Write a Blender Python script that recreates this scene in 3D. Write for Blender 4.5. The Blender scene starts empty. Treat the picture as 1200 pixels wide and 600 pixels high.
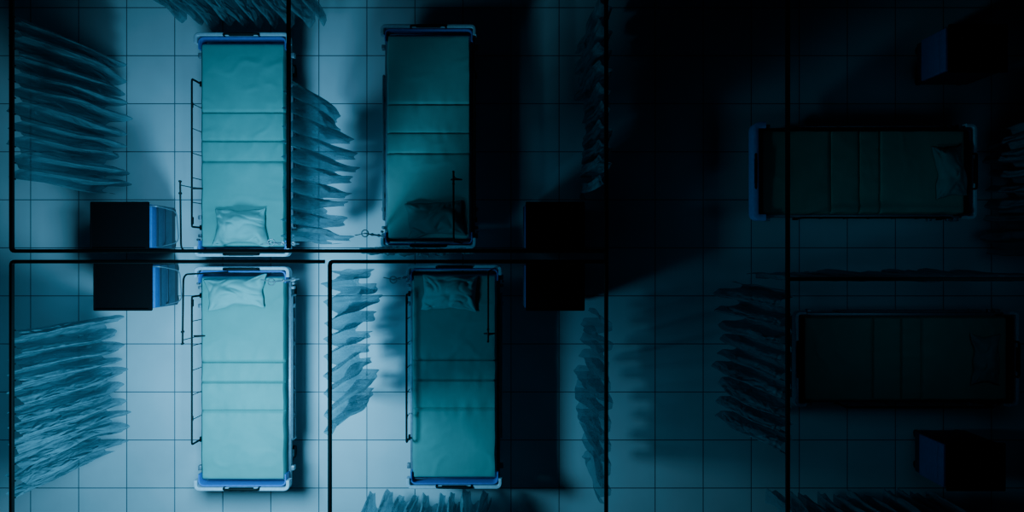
import bpy, bmesh, math, random
from mathutils import Vector, noise, Matrix
random.seed(4)
scene = bpy.context.scene
COL = scene.collection

# ------------------------------------------------------------ materials
def new_mat(name):
    m = bpy.data.materials.new(name); m.use_nodes = True
    nt = m.node_tree; nt.nodes.clear()
    out = nt.nodes.new('ShaderNodeOutputMaterial')
    return m, nt, out

def plain(name, col, rough=0.5, metal=0.0, nscale=30, namt=0.12, bump=0.0, bscale=60, spec=0.5):
    m, nt, out = new_mat(name)
    b = nt.nodes.new('ShaderNodeBsdfPrincipled')
    b.inputs['Roughness'].default_value = rough
    b.inputs['Metallic'].default_value = metal
    b.inputs['Specular IOR Level'].default_value = spec
    tc = nt.nodes.new('ShaderNodeTexCoord')
    n = nt.nodes.new('ShaderNodeTexNoise'); n.inputs['Scale'].default_value = nscale
    n.inputs['Detail'].default_value = 4
    nt.links.new(tc.outputs['Object'], n.inputs['Vector'])
    r = nt.nodes.new('ShaderNodeValToRGB')
    r.color_ramp.elements[0].position = 0.3; r.color_ramp.elements[1].position = 0.7
    r.color_ramp.elements[0].color = (*[c*(1-namt) for c in col], 1)
    r.color_ramp.elements[1].color = (*[min(1, c*(1+namt)) for c in col], 1)
    nt.links.new(n.outputs['Fac'], r.inputs['Fac'])
    nt.links.new(r.outputs['Color'], b.inputs['Base Color'])
    if bump:
        n2 = nt.nodes.new('ShaderNodeTexNoise'); n2.inputs['Scale'].default_value = bscale
        nt.links.new(tc.outputs['Object'], n2.inputs['Vector'])
        bp = nt.nodes.new('ShaderNodeBump'); bp.inputs['Strength'].default_value = bump
        bp.inputs['Distance'].default_value = 0.01
        nt.links.new(n2.outputs['Fac'], bp.inputs['Height'])
        nt.links.new(bp.outputs['Normal'], b.inputs['Normal'])
    nt.links.new(b.outputs[0], out.inputs[0])
    return m

M_vinyl = plain('teal_vinyl', (0.058, 0.270, 0.262), 0.6, 0, 5, 0.06, 0.25, 12, spec=0.25)
M_vinyl_shaded = plain('shaded_teal_vinyl', (0.055, 0.235, 0.23), 0.6, 0, 5, 0.06, 0.25, 12, spec=0.25)  # teal vinyl darkened, with the curtain's shade put into the colour
M_vinyl_pale = plain('grey_teal_vinyl', (0.13, 0.34, 0.33), 0.6, 0, 5, 0.06, 0.25, 12, spec=0.25)
M_vinyl_dark = plain('dark_teal_vinyl', (0.09, 0.25, 0.20), 0.6, 0, 5, 0.06, 0.25, 12, spec=0.3)
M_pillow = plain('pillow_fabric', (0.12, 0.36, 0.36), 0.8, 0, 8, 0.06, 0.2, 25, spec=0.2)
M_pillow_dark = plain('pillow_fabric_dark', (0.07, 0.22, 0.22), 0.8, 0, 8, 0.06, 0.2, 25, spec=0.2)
M_metal = plain('painted_grey_metal', (0.16, 0.20, 0.25), 0.4, 0.4)
M_dark = plain('black_metal', (0.004, 0.005, 0.006), 0.6, 0.0, spec=0.15)
M_chrome = plain('dull_chrome', (0.35, 0.40, 0.45), 0.35, 0.8)
M_white = plain('white_plastic', (0.38, 0.48, 0.58), 0.45)
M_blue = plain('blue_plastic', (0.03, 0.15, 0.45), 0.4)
M_bluebright = plain('bright_blue_plastic', (0.06, 0.42, 1.0), 0.4)
M_drawer = plain('blue_drawer_laminate', (0.010, 0.15, 0.42), 0.5, spec=0.3)
M_door = plain('grey_blue_door_laminate', (0.05, 0.11, 0.18), 0.5, spec=0.3)
M_bluecab = plain('plain_blue_front', (0.02, 0.15, 0.38), 0.5, spec=0.3)
M_pull = plain('dark_pull', (0.010, 0.03, 0.06), 0.5)
M_black = plain('black_laminate', (0.002, 0.002, 0.003), 0.8, spec=0.08)
M_rubber = plain('rubber', (0.01, 0.01, 0.012), 0.8)
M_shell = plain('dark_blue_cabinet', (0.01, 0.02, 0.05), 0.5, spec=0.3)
M_wall = plain('painted_wall', (0.04, 0.055, 0.07), 0.8, 0, 3, 0.08)

# floor tiles
m, nt, out = new_mat('floor_tiles')
b = nt.nodes.new('ShaderNodeBsdfPrincipled'); b.inputs['Roughness'].default_value = 0.5
b.inputs['Specular IOR Level'].default_value = 0.3
tc = nt.nodes.new('ShaderNodeTexCoord')
mp = nt.nodes.new('ShaderNodeMapping')
mp.inputs['Location'].default_value = (0.01, -0.085, 0)
nt.links.new(tc.outputs['Object'], mp.inputs['Vector'])
br = nt.nodes.new('ShaderNodeTexBrick')
br.offset = 0; br.squash = 1
br.inputs['Scale'].default_value = 1
br.inputs['Brick Width'].default_value = 0.5
br.inputs['Row Height'].default_value = 0.5
br.inputs['Mortar Size'].default_value = 0.005
br.inputs['Mortar Smooth'].default_value = 0.15
br.inputs['Bias'].default_value = 0
br.inputs['Color1'].default_value = (0.48, 0.57, 0.64, 1)
br.inputs['Color2'].default_value = (0.52, 0.61, 0.68, 1)
br.inputs['Mortar'].default_value = (0.06, 0.10, 0.14, 1)
nt.links.new(mp.outputs[0], br.inputs['Vector'])
n = nt.nodes.new('ShaderNodeTexNoise'); n.inputs['Scale'].default_value = 1.7; n.inputs['Detail'].default_value = 5
nt.links.new(tc.outputs['Object'], n.inputs['Vector'])
mr = nt.nodes.new('ShaderNodeMapRange'); mr.inputs[1].default_value = 0.3; mr.inputs[2].default_value = 0.7
mr.inputs[3].default_value = 0.86; mr.inputs[4].default_value = 1.0
nt.links.new(n.outputs['Fac'], mr.inputs[0])
mx = nt.nodes.new('ShaderNodeVectorMath'); mx.operation = 'SCALE'
nt.links.new(br.outputs['Color'], mx.inputs[0]); nt.links.new(mr.outputs[0], mx.inputs['Scale'])
nt.links.new(mx.outputs[0], b.inputs['Base Color'])
bp = nt.nodes.new('ShaderNodeBump'); bp.invert = True; bp.inputs['Strength'].default_value = 0.4; bp.inputs['Distance'].default_value = 0.003
nt.links.new(br.outputs['Fac'], bp.inputs['Height']); nt.links.new(bp.outputs[0], b.inputs['Normal'])
nt.links.new(b.outputs[0], out.inputs[0])
M_floor = m

# curtain fabric : thin glossy sheet, partly see-through
def fabric(name, t0, t1, tint, base=(0.20, 0.34, 0.41)):
    m, nt, out = new_mat(name)
    d = nt.nodes.new('ShaderNodeBsdfPrincipled'); d.inputs['Base Color'].default_value = (*base, 1)
    d.inputs['Roughness'].default_value = 0.25; d.inputs['Specular IOR Level'].default_value = 1.0
    t = nt.nodes.new('ShaderNodeBsdfTranslucent'); t.inputs['Color'].default_value = (0.20, 0.36, 0.42, 1)
    a = nt.nodes.new('ShaderNodeMixShader'); a.inputs[0].default_value = 0.35
    tr = nt.nodes.new('ShaderNodeBsdfTransparent'); tr.inputs['Color'].default_value = (*tint, 1)
    c = nt.nodes.new('ShaderNodeMixShader')
    tc = nt.nodes.new('ShaderNodeTexCoord')
    n = nt.nodes.new('ShaderNodeTexNoise'); n.inputs['Scale'].default_value = 5; n.inputs['Detail'].default_value = 2
    mpp = nt.nodes.new('ShaderNodeMapping'); mpp.inputs['Scale'].default_value = (1, 1, 0.3)
    nt.links.new(tc.outputs['Object'], mpp.inputs['Vector'])
    nt.links.new(mpp.outputs[0], n.inputs['Vector'])
    mr = nt.nodes.new('ShaderNodeMapRange'); mr.inputs[1].default_value = 0.35; mr.inputs[2].default_value = 0.65
    mr.inputs[3].default_value = t0; mr.inputs[4].default_value = t1
    nt.links.new(n.outputs['Fac'], mr.inputs[0]); nt.links.new(mr.outputs[0], c.inputs[0])
    nt.links.new(d.outputs[0], a.inputs[1]); nt.links.new(t.outputs[0], a.inputs[2])
    nt.links.new(a.outputs[0], c.inputs[1]); nt.links.new(tr.outputs[0], c.inputs[2])
    n3 = nt.nodes.new('ShaderNodeTexNoise'); n3.inputs['Scale'].default_value = 12; n3.inputs['Detail'].default_value = 2
    n3.inputs['Distortion'].default_value = 0.5
    mpq = nt.nodes.new('ShaderNodeMapping'); mpq.inputs['Scale'].default_value = (1, 1, 0.25)
    nt.links.new(tc.outputs['Object'], mpq.inputs['Vector'])
    nt.links.new(mpq.outputs[0], n3.inputs['Vector'])
    bp = nt.nodes.new('ShaderNodeBump'); bp.inputs['Strength'].default_value = 1.0; bp.inputs['Distance'].default_value = 0.08
    nt.links.new(n3.outputs['Fac'], bp.inputs['Height']); nt.links.new(bp.outputs[0], d.inputs['Normal'])
    nt.links.new(c.outputs[0], out.inputs[0])
    return m
M_curtain = fabric('curtain_fabric', 0.18, 0.42, (0.50, 0.80, 0.88), (0.22, 0.37, 0.43))
M_curtain_dense = fabric('dense_curtain_fabric', 0.20, 0.36, (0.55, 0.88, 0.97), (0.14, 0.27, 0.34))
M_curtain_thin = fabric('thin_curtain_fabric', 0.48, 0.64, (0.60, 0.86, 0.92))
M_curtain_heavy = fabric('heavy_curtain_fabric', 0.04, 0.16, (0.30, 0.50, 0.60))

# ------------------------------------------------------------ geometry helpers
def fillet(pts, rad, n=5):
    pts = [Vector(p) for p in pts]; out = [pts[0]]
    for i in range(1, len(pts)-1):
        a, b_, c_ = pts[i-1], pts[i], pts[i+1]
        d1 = (a-b_); d2 = (c_-b_)
        r = min(rad, d1.length*0.49, d2.length*0.49)
        p1 = b_+d1.normalized()*r; p2 = b_+d2.normalized()*r
        for k in range(n+1):
            u = k/n
            out.append(p1*(1-u)**2 + b_*2*u*(1-u) + p2*u*u)
    out.append(pts[-1]); return out

def tube(bm, pts, r, seg=8):
    pts = [Vector(p) for p in pts]
    rings = []; up = None
    for i, p in enumerate(pts):
        if i == 0: t = pts[1]-pts[0]
        elif i == len(pts)-1: t = pts[-1]-pts[-2]
        else: t = (pts[i+1]-p).normalized()+(p-pts[i-1]).normalized()
        t.normalize()
        if up is None:
            up = Vector((0, 0, 1)) if abs(t.z) < 0.9 else Vector((1, 0, 0))
        s = t.cross(up); s.normalize(); up = s.cross(t); up.normalize()
        rings.append([bm.verts.new(p + (s*math.cos(2*math.pi*k/seg)+up*math.sin(2*math.pi*k/seg))*r) for k in range(seg)])
    for a, b_ in zip(rings[:-1], rings[1:]):
        for k in range(seg):
            bm.faces.new((a[k], a[(k+1) % seg], b_[(k+1) % seg], b_[k]))
    bm.faces.new(rings[0][::-1]); bm.faces.new(rings[-1])

def box(bm, c, s, bev=0.0):
    r = bmesh.ops.create_cube(bm, size=1)
    for v in r['verts']:
        v.co = Vector((c[0]+v.co.x*s[0], c[1]+v.co.y*s[1], c[2]+v.co.z*s[2]))
    if bev > 0:
        es = list({e for v in r['verts'] for e in v.link_edges})
        bmesh.ops.bevel(bm, geom=es, offset=bev, segments=3, affect='EDGES', profile=0.5)

def disc(bm, c, r, h, axis='Z', seg=24):
    mat = Matrix.Translation(c)
    if axis == 'X': mat = mat @ Matrix.Rotation(math.pi/2, 4, 'Y')
    if axis == 'Y': mat = mat @ Matrix.Rotation(math.pi/2, 4, 'X')
    bmesh.ops.create_cone(bm, cap_ends=True, segments=seg, radius1=r, radius2=r, depth=h, matrix=mat)

def sweep_wall(bm, path, z0, z1, th, topr=0.006):
    pts = [Vector((p[0], p[1])) for p in path]
    prof = [(-1, z0), (-1, z1-topr), (-0.6, z1), (0.6, z1), (1, z1-topr), (1, z0)]
    rings = []
    for i, p in enumerate(pts):
        if i == 0: t = pts[1]-pts[0]
        elif i == len(pts)-1: t = pts[-1]-pts[-2]
        else: t = (pts[i+1]-p).normalized()+(p-pts[i-1]).normalized()
        t.normalize(); nn = Vector((-t.y, t.x))
        rings.append([bm.verts.new((p.x+nn.x*q[0]*th/2, p.y+nn.y*q[0]*th/2, q[1])) for q in prof])
    k = len(prof)
    for a, b_ in zip(rings[:-1], rings[1:]):
        for j in range(k):
            bm.faces.new((a[j], a[(j+1) % k], b_[(j+1) % k], b_[j]))
    bm.faces.new(rings[0][::-1]); bm.faces.new(rings[-1])

def mesh_of(name, fn, mat, smooth=True):
    bm = bmesh.new(); fn(bm)
    bmesh.ops.recalc_face_normals(bm, faces=bm.faces[:])
    me = bpy.data.meshes.new(name); bm.to_mesh(me); bm.free()
    me.materials.append(mat)
    if smooth == 'all':
        for p in me.polygons: p.use_smooth = True
    elif smooth:
        for p in me.polygons: p.use_smooth = True
        try: me.set_sharp_from_angle(angle=math.radians(38))
        except Exception: pass
    return me

def obj(name, me, parent=None, loc=(0, 0, 0), rot=(0, 0, 0), **props):
    o = bpy.data.objects.new(name, me); COL.objects.link(o)
    o.location = loc; o.rotation_euler = rot
    if parent: o.parent = parent
    for k, v in props.items(): o[k] = v
    return o

# ------------------------------------------------------------ floor and walls
obj('floor', mesh_of('floor', lambda bm: box(bm, (0, 0, -0.05), (13.0, 8.4, 0.1)), M_floor, False), kind='structure', label='pale square ceramic tile floor with dark grout', category='floor')
for nm, c_, s_ in (('wall_west', (-6.45, 0, 1.5), (0.1, 8.4, 3.0)), ('wall_east', (6.45, 0, 1.5), (0.1, 8.4, 3.0)),
                   ('wall_north', (0, 4.15, 1.5), (12.8, 0.1, 3.0)), ('wall_south', (0, -4.15, 1.5), (12.8, 0.1, 3.0))):
    obj(nm, mesh_of(nm, lambda bm: box(bm, c_, s_), M_wall, False), kind='structure', label='plain painted blue-grey ward wall', category='wall')

# ------------------------------------------------------------ mattress
ML, MW, MT = 1.98, 0.82, 0.65
SEAMS = [0.99-0.83, 0.99-1.03, 0.99-1.31]
def make_mattress(bm, seed=0):
    nx, ny = 44, 150
    top = []
    for j in range(ny+1):
        row = []
        v = -1+2*j/ny
        for i in range(nx+1):
            u = -1+2*i/nx
            x = u*MW/2; y = v*ML/2
            ex = (1-abs(u))*MW/2; ey = (1-abs(v))*ML/2
            rr = 0.03
            dz = 0
            for e in (ex, ey):
                if e < rr: dz -= rr-math.sqrt(max(0, rr*rr-(rr-e)**2))
            g = 0
            for s in SEAMS:
                dd = abs(y-s)
                g -= 0.022*math.exp(-(dd/0.009)**2)
                g -= 0.004*math.exp(-(dd/0.05)**2)
                wr = noise.noise(Vector((x*14+seed*7, (y-s)*4, s*9+seed)))
                g += 0.010*wr*math.exp(-(dd/0.08)**2)
            w = noise.noise(Vector((x*3+seed*11, y*2.2, seed*3.1)))*0.008
            rg = 1-abs(noise.noise(Vector((x*4.0+y*1.5+seed*5, y*5.0-x*2, seed*1.7))))*4
            w += max(0, rg)*0.009*max(0, noise.noise(Vector((x*2, y*2, seed+9)))+0.25)
            row.append(bm.verts.new((x + 0.006*noise.noise(Vector((y*6, u, seed))), y, MT+dz+g+w)))
        top.append(row)
    for j in range(ny):
        for i in range(nx):
            bm.faces.new((top[j][i], top[j][i+1], top[j+1][i+1], top[j+1][i]))
    loop = top[0][:] + [top[j][nx] for j in range(1, ny+1)] + top[ny][::-1][1:] + [top[j][0] for j in range(ny-1, 0, -1)]
    low = [bm.verts.new((v.co.x, v.co.y, 0.525)) for v in loop]
    n_ = len(loop)
    for k in range(n_):
        bm.faces.new((loop[k], low[k], low[(k+1) % n_], loop[(k+1) % n_]))
    bm.faces.new(low)

# ------------------------------------------------------------ bed parts
def frame_fn(bm):
    for s in (-1, 1):
        box(bm, (s*0.425, 0, 0.50), (0.035, 2.06, 0.05), 0.008)
        box(bm, (s*0.30, 0, 0.25), (0.05, 1.7, 0.05), 0.008)
        for y, w_ in ((0.96, 0.05), (0.88, 0.03), (0.70, 0.04), (-0.90, 0.05)):
            box(bm, (s*0.458, y, 0.50), (0.035, w_, 0.06), 0.006)
        disc(bm, (s*0.47, 0.92, 0.53), 0.012, 0.06)
    for y in (-1.0, -0.5, 0, 0.5, 1.0):
        box(bm, (0, y, 0.50), (0.84, 0.04, 0.035), 0.006)
    for y in (-0.83, 0.83):
        box(bm, (0, y, 0.25), (0.74, 0.05, 0.05), 0.008)
    box(bm, (0, 0, 0.515), (0.78, 1.94, 0.012))
    for y in (-0.5, 0.5):
        box(bm, (0, y, 0.37), (0.14, 0.14, 0.24), 0.01)
        tube(bm, [(-0.28, y-0.18, 0.27), (-0.28, y+0.16, 0.48)], 0.018)
        tube(bm, [(0.28, y-0.18, 0.27), (0.28, y+0.16, 0.48)], 0.018)

def castor_fn(bm):
    disc(bm, (-0.022, 0, 0.065), 0.065, 0.022, 'X'); disc(bm, (0.022, 0, 0.065), 0.065, 0.022, 'X')
def fork_fn(bm):
    box(bm, (0, 0, 0.10), (0.014, 0.07, 0.10), 0.004)
    box(bm, (0, 0, 0.155), (0.07, 0.08, 0.03), 0.01)
    disc(bm, (0, 0, 0.195), 0.016, 0.07)

def board_path(w, y0, y1, rad):
    return [(p.x, p.y) for p in fillet([(-w, y0, 0), (-w, y1, 0), (w, y1, 0), (w, y0, 0)], rad, 8)]
def bumper_fn(bm):
    sweep_wall(bm, board_path(0.447, 0.985, 1.07, 0.07), 0.58, 0.70, 0.032)
def bumper_wide_fn(bm):
    sweep_wall(bm, board_path(0.447, 0.965, 1.065, 0.05), 0.56, 0.72, 0.06)
def panel_fn(bm):
    sweep_wall(bm, board_path(0.420, 0.93, 1.040, 0.09), 0.50, 0.675, 0.016)
    sweep_wall(bm, [(-0.40, 1.048), (0.40, 1.048)], 0.40, 0.60, 0.02)
def grip_fn(bm):
    tube(bm, fillet([(-0.17, 1.055, 0.64), (-0.17, 1.065, 0.725), (0.17, 1.065, 0.725), (0.17, 1.055, 0.64)], 0.03), 0.012)
    box(bm, (0, 1.064, 0.71), (0.24, 0.03, 0.035), 0.008)

def rail_fn(z1):
    def fn(bm):
        y0, y1 = -0.62, 0.80
        tube(bm, fillet([(0, y0, 0.56), (0, y0, z1), (0, y1, z1), (0, y1, 0.56)], 0.03), 0.010)
        for k in range(1, 6):
            y = y0+(y1-y0)*k/6
            tube(bm, [(0, y, 0.50), (0, y, z1)], 0.004)
        for y in (y0, y1):
            tube(bm, [(0, y, 0.57), (0, y, 0.49)], 0.010)
            box(bm, (-0.0, y, 0.50), (0.026, 0.05, 0.04), 0.006)
        box(bm, (0, y1-0.06, z1-0.015), (0.022, 0.07, 0.03), 0.005)
        box(bm, (0, y0+0.25, z1-0.01), (0.020, 0.05, 0.024), 0.005)
    return fn
def rail_low(bm):
    y0, y1 = -0.62, 0.80
    tube(bm, fillet([(0, y0, 0.40), (0, y0, 0.54), (0, y1, 0.54), (0, y1, 0.40)], 0.03), 0.011)
    tube(bm, [(0, y0, 0.42), (0, y1, 0.42)], 0.009)
    for k in range(1, 6):
        y = y0+(y1-y0)*k/6
        tube(bm, [(0, y, 0.42), (0, y, 0.54)], 0.006)
        box(bm, (0, y, 0.50), (0.022, 0.05, 0.03), 0.005)

def drip_fn(bm):
    tube(bm, [(0, 0, 0.42), (0, 0, 1.05)], 0.009, 10)
    tube(bm, [(0, 0, 1.05), (0, 0, 1.52)], 0.006, 10)
    disc(bm, (0, 0, 1.06), 0.014, 0.04)
    disc(bm, (0, 0, 0.62), 0.016, 0.04)
def hook_fn(bm):
    ring = [(0.03*math.cos(a), 0.03*math.sin(a), 1.50) for a in [k*2*math.pi/20 for k in range(20)]]
    tube(bm, ring+[ring[0]], 0.005, 6)
    for a in (0.2, 2.9):
        ca, sa = math.cos(a), math.sin(a)
        tube(bm, fillet([(0, 0, 1.51), (0.075*ca, 0.075*sa, 1.50), (0.085*ca, 0.085*sa, 1.54)], 0.015), 0.004, 6)

def lift_fn(bm):
    tube(bm, fillet([(0, 1.0, 0.42), (0, 1.0, 1.86), (0, 0.97, 1.93), (0, 0.42, 1.95)], 0.04, 8), 0.008, 10)
    tube(bm, [(0, 0.42, 1.935), (0, 0.42, 1.97)], 0.010)
    tube(bm, [(0, 0.52, 1.93), (0, 0.52, 1.965)], 0.011)
def handle_fn(bm):
    tube(bm, [(0, 0.45, 1.94), (0, 0.45, 1.60)], 0.004, 6)
    tube(bm, fillet([(0, 0.45, 1.61), (-0.05, 0.45, 1.51), (0.05, 0.45, 1.51), (0, 0.45, 1.61)], 0.015), 0.007, 8)

MESH = dict(
    frame=mesh_of('bed_frame', frame_fn, M_metal),
    wheel=mesh_of('wheel', castor_fn, M_rubber),
    fork=mesh_of('castor', fork_fn, M_chrome),
    bumper=mesh_of('bumper', bumper_fn, M_white),
    bumperblue=mesh_of('blue_bumper', bumper_wide_fn, M_bluebright),
    panel=mesh_of('end_board', panel_fn, M_blue),
    paneldark=mesh_of('end_board_dark', panel_fn, M_shell),
    grip=mesh_of('push_handle', grip_fn, M_dark),
    rail_up=mesh_of('side_rail_up', rail_fn(0.78), M_dark),
    rail_dn=mesh_of('side_rail_down', rail_low, M_metal),
    drip=mesh_of('drip_pole', drip_fn, M_chrome),
    hook=mesh_of('hook_ring', hook_fn, M_chrome),
    lift=mesh_of('lifting_pole', lift_fn, M_dark),
    handle=mesh_of('grip_handle', handle_fn, M_rubber),
)

def pillow_mesh(seed, mat, W=0.27, D=0.17, taper=0.0, T=0.13):
    def fn(bm):
        N = 60
        gt, gb = [], []
        for j in range(N+1):
            rt, rb = [], []
            for i in range(N+1):
                u = -1+2*i/N; v = -1+2*j/N
                rc = (abs(u)*abs(v))**3
                x = W*u*(1-0.15*(1-abs(v)**1.8)*abs(u)**2)*(1+taper*v)*(1-0.05*rc)
                y = D*v*(1-0.19*(1-abs(u)**1.8)*abs(v)**2)*(1-0.06*rc)
                x += 0.016*noise.noise(Vector((u*1.5, v*2.2, seed*2)))
                y += 0.028*noise.noise(Vector((u*2.2, v*1.5, seed*3+5)))
                h = T*((1-abs(u)**2.1)*(1-abs(v)**2.1))**0.68
                e = min(1-abs(u), 1-abs(v)); k = min(1, e*4)
                q = Vector((x*5+seed, y*7.0+seed*2, seed))
                wq = q + Vector((noise.noise(q*1.1), noise.noise(q*1.1+Vector((5, 2, 1))), 0))*0.8
                f1 = noise.noise(wq)
                f2 = 1-abs(noise.noise(wq*1.3+Vector((3, 3, 3))))*2.6
                w = (0.036*f1 - 0.018*max(0, f2))*T/0.13
                for cu in (-1, 1):
                    for cv in (-1, 1):
                        du, dv = u-cu, v-cv; r = math.hypot(du, dv)
                        an = math.atan2(dv, du)
                        w += 0.005*math.sin(an*11+seed*3+cu+cv*2)*math.exp(-((r-0.35)/0.28)**2)
                rt.append(bm.verts.new((x, y, h*0.95+w*k)))
                if 0 < i < N and 0 < j < N:
                    rb.append(bm.verts.new((x, y, -min(h*0.3, 0.018))))
                else: rb.append(rt[-1])
            gt.append(rt); gb.append(rb)
        for j in range(N):
            for i in range(N):
                bm.faces.new((gt[j][i], gt[j][i+1], gt[j+1][i+1], gt[j+1][i]))
                try: bm.faces.new((gb[j][i], gb[j+1][i], gb[j+1][i+1], gb[j][i+1]))
                except ValueError: pass
    return mesh_of('pillow', fn, mat, 'all')

BEDS = [
    (-2.62, 1.08, math.pi, 1, 0.16, 0, 'teal vinyl hospital bed, one safety rail raised, beside a black-topped cabinet'),
    (-0.81, 1.16, math.pi, -1, -0.32, 3, 'grey-teal vinyl hospital bed with a drip pole, in partial shadow'),
    (-2.62, -1.19, 0, -1, -0.14, 0, 'brightly lit teal vinyl hospital bed, one safety rail raised'),
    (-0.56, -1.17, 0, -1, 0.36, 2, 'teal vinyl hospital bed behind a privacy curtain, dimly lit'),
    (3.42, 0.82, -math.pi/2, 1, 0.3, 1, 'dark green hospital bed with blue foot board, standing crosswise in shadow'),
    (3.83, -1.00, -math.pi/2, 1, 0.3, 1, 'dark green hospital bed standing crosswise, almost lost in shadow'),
]
PILS = [(0.01, 0.80, 0.02, 0.28, 0.20, 0.08, .14, 0), (-0.07, 0.80, 0.10, 0.30, 0.19, 0.0, .14, 0), (-0.06, 0.83, 0.08, 0.31, 0.16, 0.06, .11, 0), (-0.05, 0.81, -0.05, 0.29, 0.19, 0.0, .14, 0), (0.0, 0.83, 0.1, 0.27, 0.16, 0, .12, 0), (0.0, 0.76, 0.0, 0.26, 0.15, 0, .09, 0.012)]
for i, (bx, by, br_, side, lo, dark, lab) in enumerate(BEDS):
    root = obj('hospital_bed', None, loc=(bx, by, 0), rot=(0, 0, br_), label=lab, category='hospital bed', group='ward beds')
    root.empty_display_size = 0.3
    obj('bed_frame', MESH['frame'], root)
    obj('mattress', mesh_of('mattress', lambda bm: make_mattress(bm, i+1), (M_vinyl, M_vinyl_dark, M_vinyl_shaded, M_vinyl_pale)[dark]), root)
    for sx in (-1, 1):
        for sy in (-1, 1):
            c_ = obj('castor', MESH['fork'], root, loc=(sx*0.35, sy*0.83, 0))
            obj('wheel', MESH['wheel'], c_)
    for nm, r_ in (('head_board', 0), ('foot_board', math.pi)):
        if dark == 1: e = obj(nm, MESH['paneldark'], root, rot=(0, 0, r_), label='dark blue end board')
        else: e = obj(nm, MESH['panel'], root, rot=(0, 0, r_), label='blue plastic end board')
        if i == 4 and nm == 'foot_board':
            obj('bumper', MESH['bumperblue'], e, label='wide bright blue bumper')
        else:
            obj('bumper', MESH['bumper'], e, label='white plastic bumper')
        obj('push_handle', MESH['grip'], e, label='black push handle')
    obj('side_rail', MESH['rail_up'], root, loc=(side*0.452, 0, 0), rot=(0, 0, 0), label='raised dark safety rail')
    obj('side_rail', MESH['rail_dn'], root, loc=(-side*0.456, 0, 0), label='lowered grey safety rail')
    if dark != 1:
        dp = obj('drip_pole', MESH['drip'], root, loc=((-1 if lo > 0 else 1)*0.49, 0.96, 0), label='chrome drip pole')
        obj('hook_ring', MESH['hook'], dp)
        lp = obj('lifting_pole', MESH['lift'], root, loc=(lo, 0.035, 0), label='black patient lifting pole')
        obj('grip_handle', MESH['handle'], lp)
    px, py, pr, pw, pd, tp, th, dz_ = PILS[i]
    cs, sn = math.cos(br_), math.sin(br_)
    wx, wy = bx+px*cs-py*sn, by+px*sn+py*cs
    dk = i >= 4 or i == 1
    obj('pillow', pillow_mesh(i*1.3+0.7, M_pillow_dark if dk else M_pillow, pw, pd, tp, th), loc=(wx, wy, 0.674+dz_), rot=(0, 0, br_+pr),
        label=('creased dark teal pillow' if dk else 'creased pale teal pillow')+' at the head of a hospital bed', category='pillow', group='bed pillows')

# ------------------------------------------------------------ bedside cabinets (front faces local +X)
def cab_body(bm):
    box(bm, (0, 0, 0.49), (0.52, 0.42, 0.74), 0.012)
def cab_top(bm):
    box(bm, (0, 0, 0.885), (0.56, 0.46, 0.03), 0.012)
    for s in (-1, 1): box(bm, (-0.01, s*0.215, 0.905), (0.52, 0.014, 0.015), 0.004)
    box(bm, (-0.262, 0, 0.905), (0.014, 0.44, 0.015), 0.004)
def drawer_fn(bm): box(bm, (0.275, 0, 0), (0.03, 0.41, 0.14), 0.006)
def door_fn(bm): box(bm, (0.275, 0, 0), (0.03, 0.41, 0.40), 0.006)
def pull_fn(bm): box(bm, (0.294, 0, 0.0), (0.014, 0.39, 0.03), 0.004)
def arm_fn(bm):
    tube(bm, fillet([(0.26, 0.19, 0.86), (0.34, 0.19, 0.86), (0.46, 0.15, 0.66), (0.46, -0.15, 0.60), (0.28, -0.19, 0.56)], 0.06), 0.006)
def cab_castor(bm):
    disc(bm, (0, 0, 0.04), 0.04, 0.03, 'X', 16)
    box(bm, (0, 0, 0.095), (0.05, 0.05, 0.055), 0.008)
CM = dict(body=mesh_of('body', cab_body, M_shell), top=mesh_of('top', cab_top, M_black), drawer=mesh_of('drawer', drawer_fn, M_drawer),
          door=mesh_of('door', door_fn, M_door), pull=mesh_of('handle', pull_fn, M_pull), arm=mesh_of('table_bracket', arm_fn, M_metal),
          cas=mesh_of('castor', cab_castor, M_rubber), bdrawer=mesh_of('blue_drawer', drawer_fn, M_bluecab), bdoor=mesh_of('blue_door', door_fn, M_bluecab))
CABS = [(-3.72, 0.285, 0, 'black-topped bedside cabinet with blue drawer beside a teal bed'),
        (-3.69, -0.29, 0, 'black-topped bedside cabinet with blue drawer beside the brightly lit bed'),
        (0.41, 0.285, math.pi, 'black-topped bedside cabinet in deep shadow beside a curtain rail'),
        (0.41, -0.29, math.pi, 'black-topped bedside cabinet in deep shadow'),
        (4.42, 1.97, math.pi, 'dark bedside cabinet with plain blue front in a dark bay'),
        (4.40, -2.00, math.pi, 'dark bedside cabinet with plain blue front beside a dark bed')]
for i, (cx, cy, cr, lab) in enumerate(CABS):
    r_ = obj('bedside_cabinet', None, loc=(cx, cy, 0), rot=(0, 0, cr), label=lab, category='cabinet', group='bedside cabinets')
    obj('body', CM['body'], r_); obj('top', CM['top'], r_, label='matt black top')
    d_ = obj('drawer', CM['bdrawer' if i > 3 else 'drawer'], r_, loc=(0, 0, 0.775), label='blue drawer front')
    if i < 4: obj('handle', CM['pull'], d_, loc=(0, 0, -0.055), label='dark recessed pull')
    d_ = obj('door', CM['bdoor' if i > 3 else 'door'], r_, loc=(0, 0, 0.50), label='blue door' if i > 3 else 'grey-blue door')
    if i < 4: obj('handle', CM['pull'], d_, loc=(0, 0, 0.02), label='dark recessed pull')
    if i < 2: obj('table_bracket', CM['arm'], r_, label='grey bent-tube bracket')
    for sx in (-1, 1):
        for sy in (-1, 1): obj('castor', CM['cas'], r_, loc=(sx*0.21, sy*0.16, 0))

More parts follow.
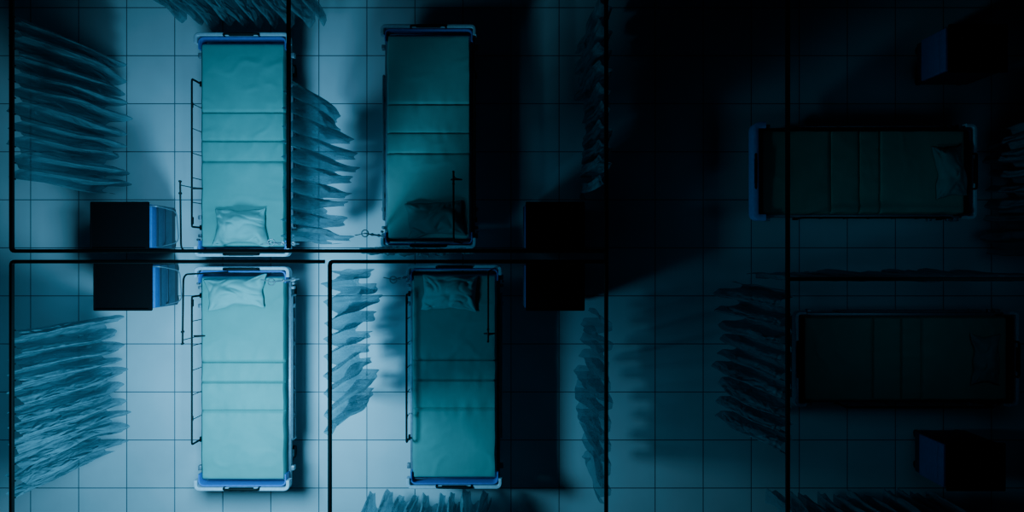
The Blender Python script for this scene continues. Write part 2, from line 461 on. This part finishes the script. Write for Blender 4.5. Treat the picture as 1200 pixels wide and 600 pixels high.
# ------------------------------------------------------------ curtain rails
RZ = 2.30
def rail(pts, lab):
    def fn(bm):
        P = fillet([(p[0], p[1], RZ) for p in pts], 0.03, 4)
        path = [(p.x, p.y) for p in P]
        sweep_wall(bm, path, RZ-0.018, RZ+0.018, 0.03)
    obj('curtain_rail', mesh_of('curtain_rail', fn, M_dark), label=lab, category='curtain rail', group='ceiling curtain rails')
L1 = 'black metal curtain rail dividing the ward bays'
YT, YB = 2.40, -2.45
rail([(-4.01, YT-.02), (-4.01, 0.04), (0.735, 0.04)], L1)
rail([(-1.79, YT-.02), (-1.79, 0.06)], L1)
rail([(-4.01, YB+.02), (-4.01, -0.045), (-1.50, -0.045)], L1)
rail([(-1.46, YB+.02), (-1.46, -0.045), (0.735, -0.045)], L1)
rail([(0.755, YT-.02), (0.755, YB+.02)], L1)
rail([(2.21, YT-.02), (2.21, YB+.02)], L1)
rail([(2.23, -0.185), (4.81, -0.185)], 'thin black curtain rail between two dark bays')
rail([(4.83, YT-.02), (4.83, YB+.02)], L1)
rail([(-4.01, YT), (4.83, YT)], 'long black curtain rail along the bay ends')
rail([(-4.01, YB), (4.83, YB)], 'long black curtain rail along the bay ends')

hook_me = mesh_of('curtain_hook', lambda bm: tube(bm, [(0, 0, -0.06), (0, 0, -0.02)], 0.006, 6), M_dark)
def curtain(p0, p1, folds, seed, at=0.05, ab=0.11, drift=0.0, zbot=0.38, mat=None, lab='sheer blue-grey privacy curtain hanging in folds', cr=1.0):
    p0 = Vector(p0); p1 = Vector(p1); d = p1-p0; L = d.length; d.normalize(); nn = Vector((-d.y, d.x))
    NZ = 40; NS = folds*34
    ztop = RZ-0.05
    lam = L/folds
    def off(s, t):
        ph = s*folds*2*math.pi + 2.2*noise.noise(Vector((s*5, seed, t*0.9)))
        A = at+(ab-at)*t**0.7
        A *= max(0.5, 1+0.8*noise.noise(Vector((s*folds*0.6, seed*3, t*1.0))))
        sh = 1.0+0.7*t
        wv = math.tanh(sh*math.sin(ph))/math.tanh(sh)
        wv += 0.20*math.sin(ph*3+seed+t*2) + 0.08*math.sin(ph*5+seed*2+t*3)
        o = A*wv
        q = Vector((s*folds*1.1, t*2.6+seed, seed*2))
        o += cr*(t*0.045*noise.noise(q)+0.024*t*noise.noise(q*2.3))
        o += cr*t*0.10*noise.noise(Vector((s*3.1, seed*1.7, t*1.5)))+drift*t
        al = L*s - lam*0.10*t*math.sin(ph*2) + 0.07*t*noise.noise(Vector((s*6, seed+8, t*2.2)))
        return al, o
    def fn(bm):
        rows = []
        for j in range(NZ+1):
            t = j/NZ; row = []
            for i in range(NS+1):
                s = i/NS; al, o = off(s, t)
                q = p0+d*al+nn*o
                z = ztop+(zbot-ztop)*t + 0.07*t*noise.noise(Vector((s*folds*0.4, seed, 2)))
                row.append(bm.verts.new((q.x, q.y, z)))
            rows.append(row)
        for j in range(NZ):
            for i in range(NS):
                bm.faces.new((rows[j][i], rows[j][i+1], rows[j+1][i+1], rows[j+1][i]))
    me = mesh_of('privacy_curtain', fn, mat or M_curtain, 'all')
    c_ = obj('privacy_curtain', me, label=lab, category='curtain', group='ward privacy curtains')
    for k in range(folds+1):
        q = p0+d*(L*k/folds)
        obj('curtain_hook', hook_me, c_, loc=(q.x, q.y, RZ))

DK = 'dim blue-grey privacy curtain at the edge of a dark bay'
curtain((-4.01, 1.93), (-4.01, 0.62), 10, 1.0, 0.05, 0.10, 0.03)
curtain((-4.01, -0.60), (-4.01, -1.95), 10, 2.0, 0.05, 0.10, 0.02)
curtain((-1.79, 1.42), (-1.79, 0.12), 10, 3.0, 0.05, 0.10, 0.06)
curtain((-1.46, -0.12), (-1.46, -1.46), 9, 4.0, 0.05, 0.09, 0.0, mat=M_curtain_dense)
curtain((0.755, 2.16), (0.755, 0.58), 10, 5.0, 0.045, 0.08, 0.0, mat=M_curtain_heavy, lab=DK)
curtain((0.755, -0.52), (0.755, -2.0), 9, 6.0, 0.05, 0.085, 0.0, mat=M_curtain_thin)
curtain((2.21, -0.28), (2.21, -1.60), 9, 7.0, 0.05, 0.10, -0.03, mat=M_curtain_heavy, lab=DK)
curtain((-3.38, YT), (-1.85, YT), 10, 8.0, 0.05, 0.10, 0.0)
curtain((-1.42, YB), (-0.22, YB), 9, 9.0, 0.04, 0.055, 0.01, cr=0.5)
curtain((2.55, YB), (4.15, YB), 10, 10.0, 0.05, 0.10, 0.0, lab=DK)
curtain((-1.25, 0.04), (-0.35, 0.04), 7, 11.0, 0.02, 0.025, 0.0, zbot=1.3, cr=0.4, lab='short sheer curtain gathered on the rail between two beds')
curtain((2.35, -0.185), (4.6, -0.185), 12, 12.0, 0.02, 0.035, 0.0, mat=M_curtain_heavy, cr=0.4, lab='dim blue-grey privacy curtain between two dark bays')
curtain((4.83, 1.25), (4.83, 0.0), 8, 13.0, 0.04, 0.07, 0.0, mat=M_curtain_heavy, lab=DK)

# ------------------------------------------------------------ lights
def area(name, loc, size, power, col, spread=180):
    l = bpy.data.lights.new(name, 'AREA'); l.energy = power; l.color = col; l.size = size
    l.spread = math.radians(spread)
    o = bpy.data.objects.new(name, l); COL.objects.link(o); o.location = loc
    return o
area('ceiling_or_fill_lamp', (-2.5, -1.45, 2.68), 0.7, 146, (0.22, 0.70, 1.0))
area('ceiling_or_fill_lamp', (-2.5, 0.8, 2.9), 0.8, 16, (0.21, 0.67, 1.0), 96)
area('ceiling_or_fill_lamp', (3.8, -0.1, 3.0), 1.2, 1.0, (0.15, 0.60, 1.0), 88)  # weak fill light, added so the dark right-hand beds stay readable

w = bpy.data.worlds.new('World'); scene.world = w; w.use_nodes = True
bg = w.node_tree.nodes['Background']; bg.inputs[0].default_value = (0.03, 0.16, 0.42, 1); bg.inputs[1].default_value = 0.006

cam = bpy.data.cameras.new('Camera'); co = bpy.data.objects.new('Camera', cam); COL.objects.link(co)
co.location = (0, 0, 10); co.rotation_euler = (0, 0, 0)
cam.sensor_width = 36; cam.lens = 36*1126/1200
scene.camera = co
